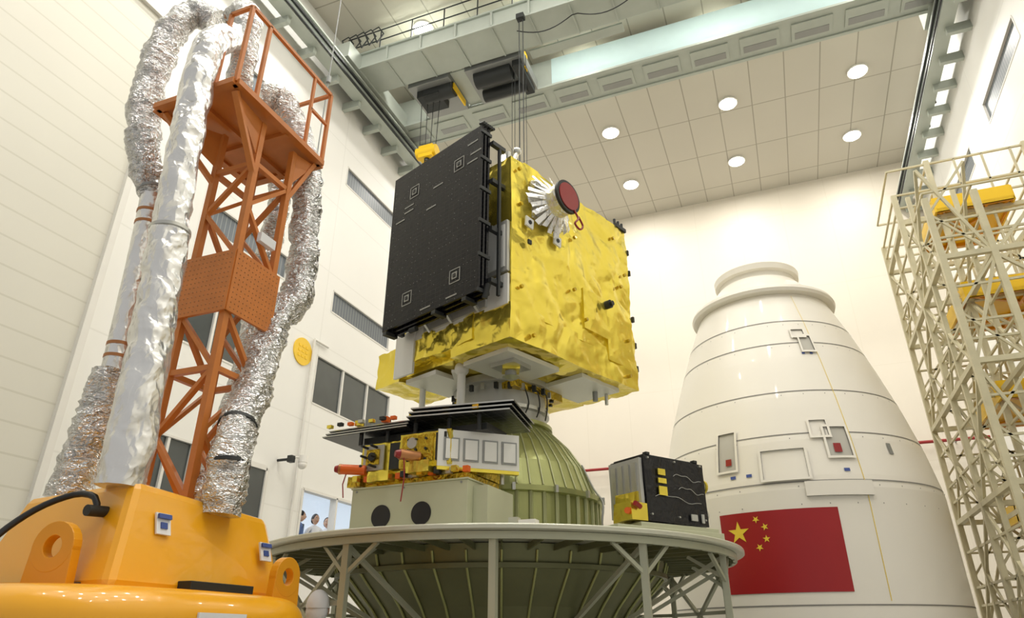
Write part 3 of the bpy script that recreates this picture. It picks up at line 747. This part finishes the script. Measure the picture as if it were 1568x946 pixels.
b.box((-2.797,3.05,1.56),(.012,.34,.12),sticker); b.box((-2.79,2.95,1.56),(.012,.07,.06),redcap); b.box((-2.79,3.1,1.585),(.012,.1,.015),greyM); b.box((-2.79,3.1,1.545),(.012,.12,.015),greyM)
b.obj('stickers_and_hose',mc)
b=B()
b.bx(-4.6,-3.0,2.3,4.0,.25,.6,darkM)
for x in(-4.5,-3.1):
    for y in(2.5,3.8): b.bar((x-.12,y,.3),(x+.12,y,.3),.3,black,24)
b.obj('chassis',mc)
mx,my,hw=-3.75,3.58,.20
b=B()
for sx in(-1,1):
    for sy in(-1,1): b.sb((mx+sx*hw,my+sy*hw,2.25),(mx+sx*hw,my+sy*hw,5.35),.05,.05,orange)
zz=[2.3,2.75,3.2,3.65,4.1,4.55,4.95]
for k in range(len(zz)-1):
    z0,z1=zz[k],zz[k+1]
    for s in(-1,1):
        b.sb((mx-hw*(1 if k%2 else -1),my+s*hw,z0),(mx+hw*(1 if k%2 else -1),my+s*hw,z1),.04,.03,orange)
        b.sb((mx+s*hw,my-hw*(1 if k%2 else -1),z0),(mx+s*hw,my+hw*(1 if k%2 else -1),z1),.04,.03,orange)
        if k%2: b.sb((mx-hw,my+s*hw,z1),(mx+hw,my+s*hw,z1),.04,.04,orange); b.sb((mx+s*hw,my-hw,z1),(mx+s*hw,my+hw,z1),.04,.04,orange)
b.obj('lattice_mast',mc)
b=B()
b.bx(mx-.24,mx+.24,my-hw-.05,my-hw-.025,3.62,4.12,orange); b.bx(mx+hw+.03,mx+hw+.05,my-.24,my+.24,3.62,4.12,orange)
for i in range(12):
    for j in range(12): b.sph((mx+hw+.05,my-.21+i*.038,3.65+j*.04),.006,copper,5)
    for j in range(12): b.sph((mx-.21+i*.038,my-hw-.05,3.65+j*.04),.006,copper,5)
b.bx(mx+hw+.02,mx+hw+.06,my-.05,my+.12,4.3,4.38,sticker)
b.obj('perforated_plate',mc)
px0,px1,py0,py1,pz=-4.27,-3.46,2.95,4.05,5.4
b=B()
b.bx(px0,px1,py0,py1,pz,pz+.02,orange)
for a,c in(((px0,py0),(px1,py0)),((px1,py0),(px1,py1)),((px1,py1),(px0,py1)),((px0,py1),(px0,py0))):
    b.sb((*a,pz+.0),(*c,pz+.0),.07,.05,orange)
b.sb((px0+.4,py0,pz-.02),(px0+.4,py1,pz-.02),.04,.04,orange)
b.sb((px0,my,pz-.02),(px1,my,pz-.02),.04,.04,orange)
for sx,X_ in((-1,px0+.05),(1,px1-.04)):
    for sy,Y_ in((-1,py0+.05),(1,py1-.05)):
        b.sb((mx+sx*hw,my+sy*hw,4.85),(X_,Y_,pz-.04),.05,.035,orange)
        b.prism([(mx+sx*hw,my+sy*hw,5.0),(mx+sx*hw,my+sy*hw,5.35),(X_,Y_,5.35)],(0.012,0,0),orange)
T=pz+.82
for x,y in((px1,py0),(px1,py1),(px0,py1),(px1,py0+.22)):
    b.sb((x,y,pz),(x,y,T),.03,.03,orange)
b.sb((px1,py0,T),(px1,py1,T),.03,.03,orange); b.sb((px1,py0,T),(px1-.22,py0,T),.03,.03,orange); b.sb((px0,py1,T),(px1,py1,T),.03,.03,orange); b.sb((px1-.22,py0,T),(px1-.22,py0,pz),.03,.03,orange)
b.sb((px1,py1-.25,pz+.45),(px1,py1,pz+.45),.025,.025,orange); b.sb((px1,py1-.25,pz),(px1,py1-.25,T),.025,.025,orange)
b.obj('top_platform',mc)

def duct(pts,r,name,mat,amp=.05,collars=(),rf=None,seed=0,wr=1.):
    b=B(); sp=spline(pts,.014); K=len(sp); n=40; a=None; vs=[]
    for k,p in enumerate(sp):
        d=(sp[min(k+1,K-1)]-sp[max(k-1,0)]).normalized()
        if a is None: a,_=b.frame(d)
        a=(a-d*a.dot(d)).normalized(); c=d.cross(a); t=k/K; L=k*.014
        R=r*(rf(t) if rf else 1)*(1+amp*.6*noise.noise(Vector((L*8,seed,0))))
        for i in range(n):
            th=2*PI*i/n; cs,sn=math.cos(th),math.sin(th)
            q=Vector((cs*1.2,sn*1.2,L*5+seed*5)); q2=Vector((cs*1.0+L*2,sn*1.0,L*15*wr+seed*9)); q3=Vector((cs*3,sn*3,L*24+seed*3))
            q4=Vector((cs*1.6,sn*1.6+L,L*9*wr+seed*4)); dd=noise.voronoi(q4*1.3)[0]
            rr=R*(1+amp*noise.noise(q)+amp*1.2*(.28-abs(noise.noise(q2)))+amp*.4*(.25-abs(noise.noise(q3)))+amp*.9*(min(.4,dd[1]-dd[0])-.2)); vs.append(p+(a*cs+c*sn)*rr)
    b.add(vs,[(k*n+i,k*n+(i+1)%n,(k+1)*n+(i+1)%n,(k+1)*n+i) for k in range(K-1) for i in range(n)],mat,True)
    b.add(vs,[tuple(range(n)),tuple(range(K*n-1,(K-1)*n-1,-1))],mat)
    for t,cm in collars:
        k=min(K-2,int(t*K)); d=(sp[k+1]-sp[k]).normalized(); R=r*(rf(t) if rf else 1)
        b.bar(sp[k]-d*.012,sp[k]+d*.012,R*1.05,cm,28)
    b.obj(name,mc)
d1=[(-2.55,4.6,5.0)]+[(x*.95,y*.95,z*.95) for x,y,z in((-2.545,4.45,4.85),(-2.56,4.25,4.55),(-2.545,4.18,4.16),(-2.504,4.15,3.54),(-2.452,4.15,2.756),(-2.417,4.15,2.22),(-2.386,4.15,1.828),(-2.342,4.1,1.40),(-2.32,4.1,1.068),(-2.33,4.1,.81))]
duct([C(*p) for p in d1],.115,'duct_front',silverP,.13,((.61,alu),),rf=lambda t:.98 if t<.61 else 1.1,seed=1,wr=.4)
d2=[(-2.905,4.8,5.43),(-3.09,4.75,5.5),(-3.208,4.65,5.13),(-3.22,4.6,4.59),(-3.19,4.6,4.06),(-3.097,4.65,3.61),(-3.0,4.7,3.316),(-2.97,4.7,2.87),(-2.943,4.7,2.29),(-2.926,4.7,1.758),(-2.933,4.7,1.558),(-2.96,4.7,1.316),(-3.0,4.7,.85)]
duct([C(*p) for p in d2[:7]],.128,'duct_left_upper',silver,.22,((.97,greyM),),rf=lambda t:1 if t<.85 else 1-.35*(t-.85)/.15,seed=2)
duct([C(*p) for p in d2[6:11]],.08,'duct_left_pipe',silverP,.02,((.1,copper),(.16,copper),(.75,copper),(.8,copper)),seed=3)
duct([C(*p) for p in d2[9:]],.13,'duct_left_lower',silver,.2,seed=4)
d3=[(-2.43,5.0,4.66),(-2.25,5.1,4.71),(-2.08,5.2,4.43),(-1.925,5.2,3.96),(-1.87,5.2,3.45),(-1.83,5.2,2.98),(-1.83,5.15,2.57),(-1.90,5.0,2.36),(-1.896,4.85,1.97),(-1.88,4.7,1.607),(-1.86,4.5,1.26),(-1.83,4.42,.977),(-1.84,4.42,.70)]
duct([C(*p) for p in d3],.125,'duct_right',silver,.22,((.86,darkM),(.93,darkM)),seed=5)
d4=[(-2.53,5.4,4.63),(-2.35,5.5,4.36),(-2.26,5.5,3.88),(-2.265,5.5,3.36),(-2.30,5.5,2.94),(-2.25,5.4,2.38),(-2.27,5.4,1.85),(-2.22,5.0,.9)]
duct([C(*p) for p in d4],.1,'duct_rear',silver,.2,((.45,darkM),(.5,darkM)),seed=6)
d5=[(-2.7,4.75,5.35),(-2.55,4.6,5.35),(-2.42,4.5,5.1),(-2.42,4.55,4.7),(-2.5,4.8,4.3)]
duct([C(*p) for p in d5],.11,'duct_top_bend',silver,.2,((.05,copper),),seed=7)

# ---------------------------------------------------------------- people
def person(name,loc,face,cloth,legs,cap=None,h=1.72,arm=0.):
    e=empty(name,Matrix.Translation(loc)@Matrix.Rotation(face,4,'Z')@Matrix.Scale(h/1.75,4))
    J={'pel':(0,0,.96,.15,.11),'waist':(0,0,1.1,.14,.1),'chest':(0,.0,1.3,.17,.115),'nb':(0,.01,1.46,.08,.07),'neck':(0,0,1.53,.055,.055)}
    E=[('pel','waist'),('waist','chest'),('chest','nb'),('nb','neck')]
    for s,n in((-1,'l'),(1,'r')):
        J['sh'+n]=(s*.17,0,1.42,.07,.065); J['el'+n]=(s*.25,.03,1.14,.048,.048); J['wr'+n]=(s*.22,-.16-arm*.1,.98+arm*.2,.034,.03)
        J['hip'+n]=(s*.09,0,.88,.1,.1); J['kn'+n]=(s*.1,-.02,.48,.065,.065); J['an'+n]=(s*.1,.01,.09,.045,.045); J['to'+n]=(s*.12,-.15,.045,.04,.035)
        E+=[('nb','sh'+n),('sh'+n,'el'+n),('el'+n,'wr'+n),('pel','hip'+n),('hip'+n,'kn'+n),('kn'+n,'an'+n),('an'+n,'to'+n)]
    ks=list(J); me=bpy.data.meshes.new('body'); me.from_pydata([J[k][:3] for k in ks],[(ks.index(a),ks.index(c)) for a,c in E],[])
    bm=bmesh.new(); bm.from_mesh(me); lay=bm.verts.layers.skin.verify(); bm.verts.ensure_lookup_table()
    for i,k in enumerate(ks): bm.verts[i][lay].radius=J[k][3:]; bm.verts[i][lay].use_root=(i==0)
    bm.to_mesh(me); bm.free(); me.materials.append(cloth)
    o=bpy.data.objects.new('body',me); bpy.context.collection.objects.link(o); o.parent=e
    o.modifiers.new('skin','SKIN').use_smooth_shade=True; s_=o.modifiers.new('sub','SUBSURF'); s_.levels=2; s_.render_levels=2
    b=B(); hc=Vector((0,-.015,1.645))
    def hd(u,v):
        t=2*PI*u; f=PI*v; x,y,z=math.cos(t)*math.sin(f),math.sin(t)*math.sin(f),math.cos(f)
        w=1-.22*max(0,-z)**1.5
        yy=y*.095*w
        if y<-.2: yy-=.022*math.exp(-((x/.16)**2+((z+.12)/.2)**2))+.006*math.exp(-((x/.35)**2+((z+.5)/.1)**2)); yy+=.008*math.exp(-(((abs(x)-.36)/.17)**2+((z-.05)/.12)**2))
        return hc+Vector((x*.078*w,yy,z*.118))
    b.grid(hd,32,24,skinM); 
    for s in(-1,1):
        b.sph(hc+Vector((s*.079,.005,-.01)),.02,skinM,8,(.4,.9,1.5)); b.sph(hc+Vector((s*.03,-.083,.005)),.011,sticker,8); b.sph(hc+Vector((s*.03,-.092,.005)),.005,hairM,8)
        b.box(hc+Vector((s*.03,-.091,.027)),(.03,.008,.006),hairM)
    b.box(hc+Vector((0,-.088,-.055)),(.045,.01,.008),redcap)
    hm=cap or hairM
    b.grid(lambda u,v:hc+Vector((0,.018,.012))+Vector((math.cos(2*PI*u)*math.sin(PI*.52*v)*.087,math.sin(2*PI*u)*math.sin(PI*.52*v)*.1,math.cos(PI*.52*v)*.122)),24,10,hm)
    b.sph(hc+Vector((0,.045,-.02)),.078,hm,12,(1.04,.86,1.05))
    b.obj('head',e)
    b=B()
    for s in(-1,1):
        w=Vector(J['wrl' if s<0 else 'wrr'][:3]); f=Vector((0,-.8,-.6)).normalized(); side=Vector((1,0,0)); nn=f.cross(side)
        b.tube([w,w+f*.04,w+f*.09],[.025,.038,.034],skinM,10)
        for i,(L_,o_) in enumerate(((.07,-.03),(.08,-.01),(.075,.01),(.058,.03))):
            p=w+f*.085+side*o_; b.tube([p,p+f*L_*.5,p+f*L_*.85-nn*(-.015),p+f*L_+Vector((0,0,-.02))],[.0095,.009,.008,.006],skinM,6)
        p=w+f*.03-side*s*.03; b.tube([p,p-side*s*.025+f*.03,p-side*s*.03+f*.06],[.012,.01,.008],skinM,6)
    b.obj('hands',e)
    b=B(); b.lathe([(.17,.62),(.175,.8),(.165,1.0),(.15,1.1)],(0,0,0),cloth,24) 
    for s in(-1,1): b.tube([(s*.1,0,.85),(s*.105,-.02,.48),(s*.1,.005,.12)],[.1,.075,.06],legs,12); b.tube([(s*.1,.05,.05),(s*.11,-.08,.05),(s*.12,-.18,.035)],[.045,.05,.03],black,10)
    b.obj('coat_hem_and_legs',e)
    return e
p=C(-1.50,5.75,0); person('technician_in_white_coat',Vector((p.x,p.y,0)),PI+.5,coatM,trou,cap=coatM,h=1.82)
for y,x,f,cl in((13.4,-10.5,2.2,blueC),(13.95,-10.5,1.2,coatM),(14.5,-10.55,.6,coatM)):
    person('visitor_behind_window',Vector((x,y,2.37)),f,cl,trou,h=1.8)

# ---------------------------------------------------------------- lights / world / camera
for y in(13.5,15.5):
    L=bpy.data.lights.new('corridor_light','AREA'); L.size=1; L.energy=25; L.color=(.9,.95,1)
    o=bpy.data.objects.new('corridor_lamp',L); bpy.context.collection.objects.link(o); o.location=(-11.6,y,5.1)
w=bpy.data.worlds.new('world'); bpy.context.scene.world=w; w.use_nodes=True
bg=w.node_tree.nodes['Background']; bg.inputs[0].default_value=(1,.98,.95,1); bg.inputs[1].default_value=.5
cam=bpy.data.cameras.new('camera'); cam.sensor_width=36; cam.lens=24.0; cam.clip_end=200
co=bpy.data.objects.new('camera',cam); bpy.context.collection.objects.link(co)
co.location=(0,0,EYE); co.rotation_euler=(math.radians(90+25.8),0,PHI)
bpy.context.scene.camera=co
bpy.context.scene.view_settings.view_transform='Standard'
bpy.context.scene.view_settings.exposure=0.
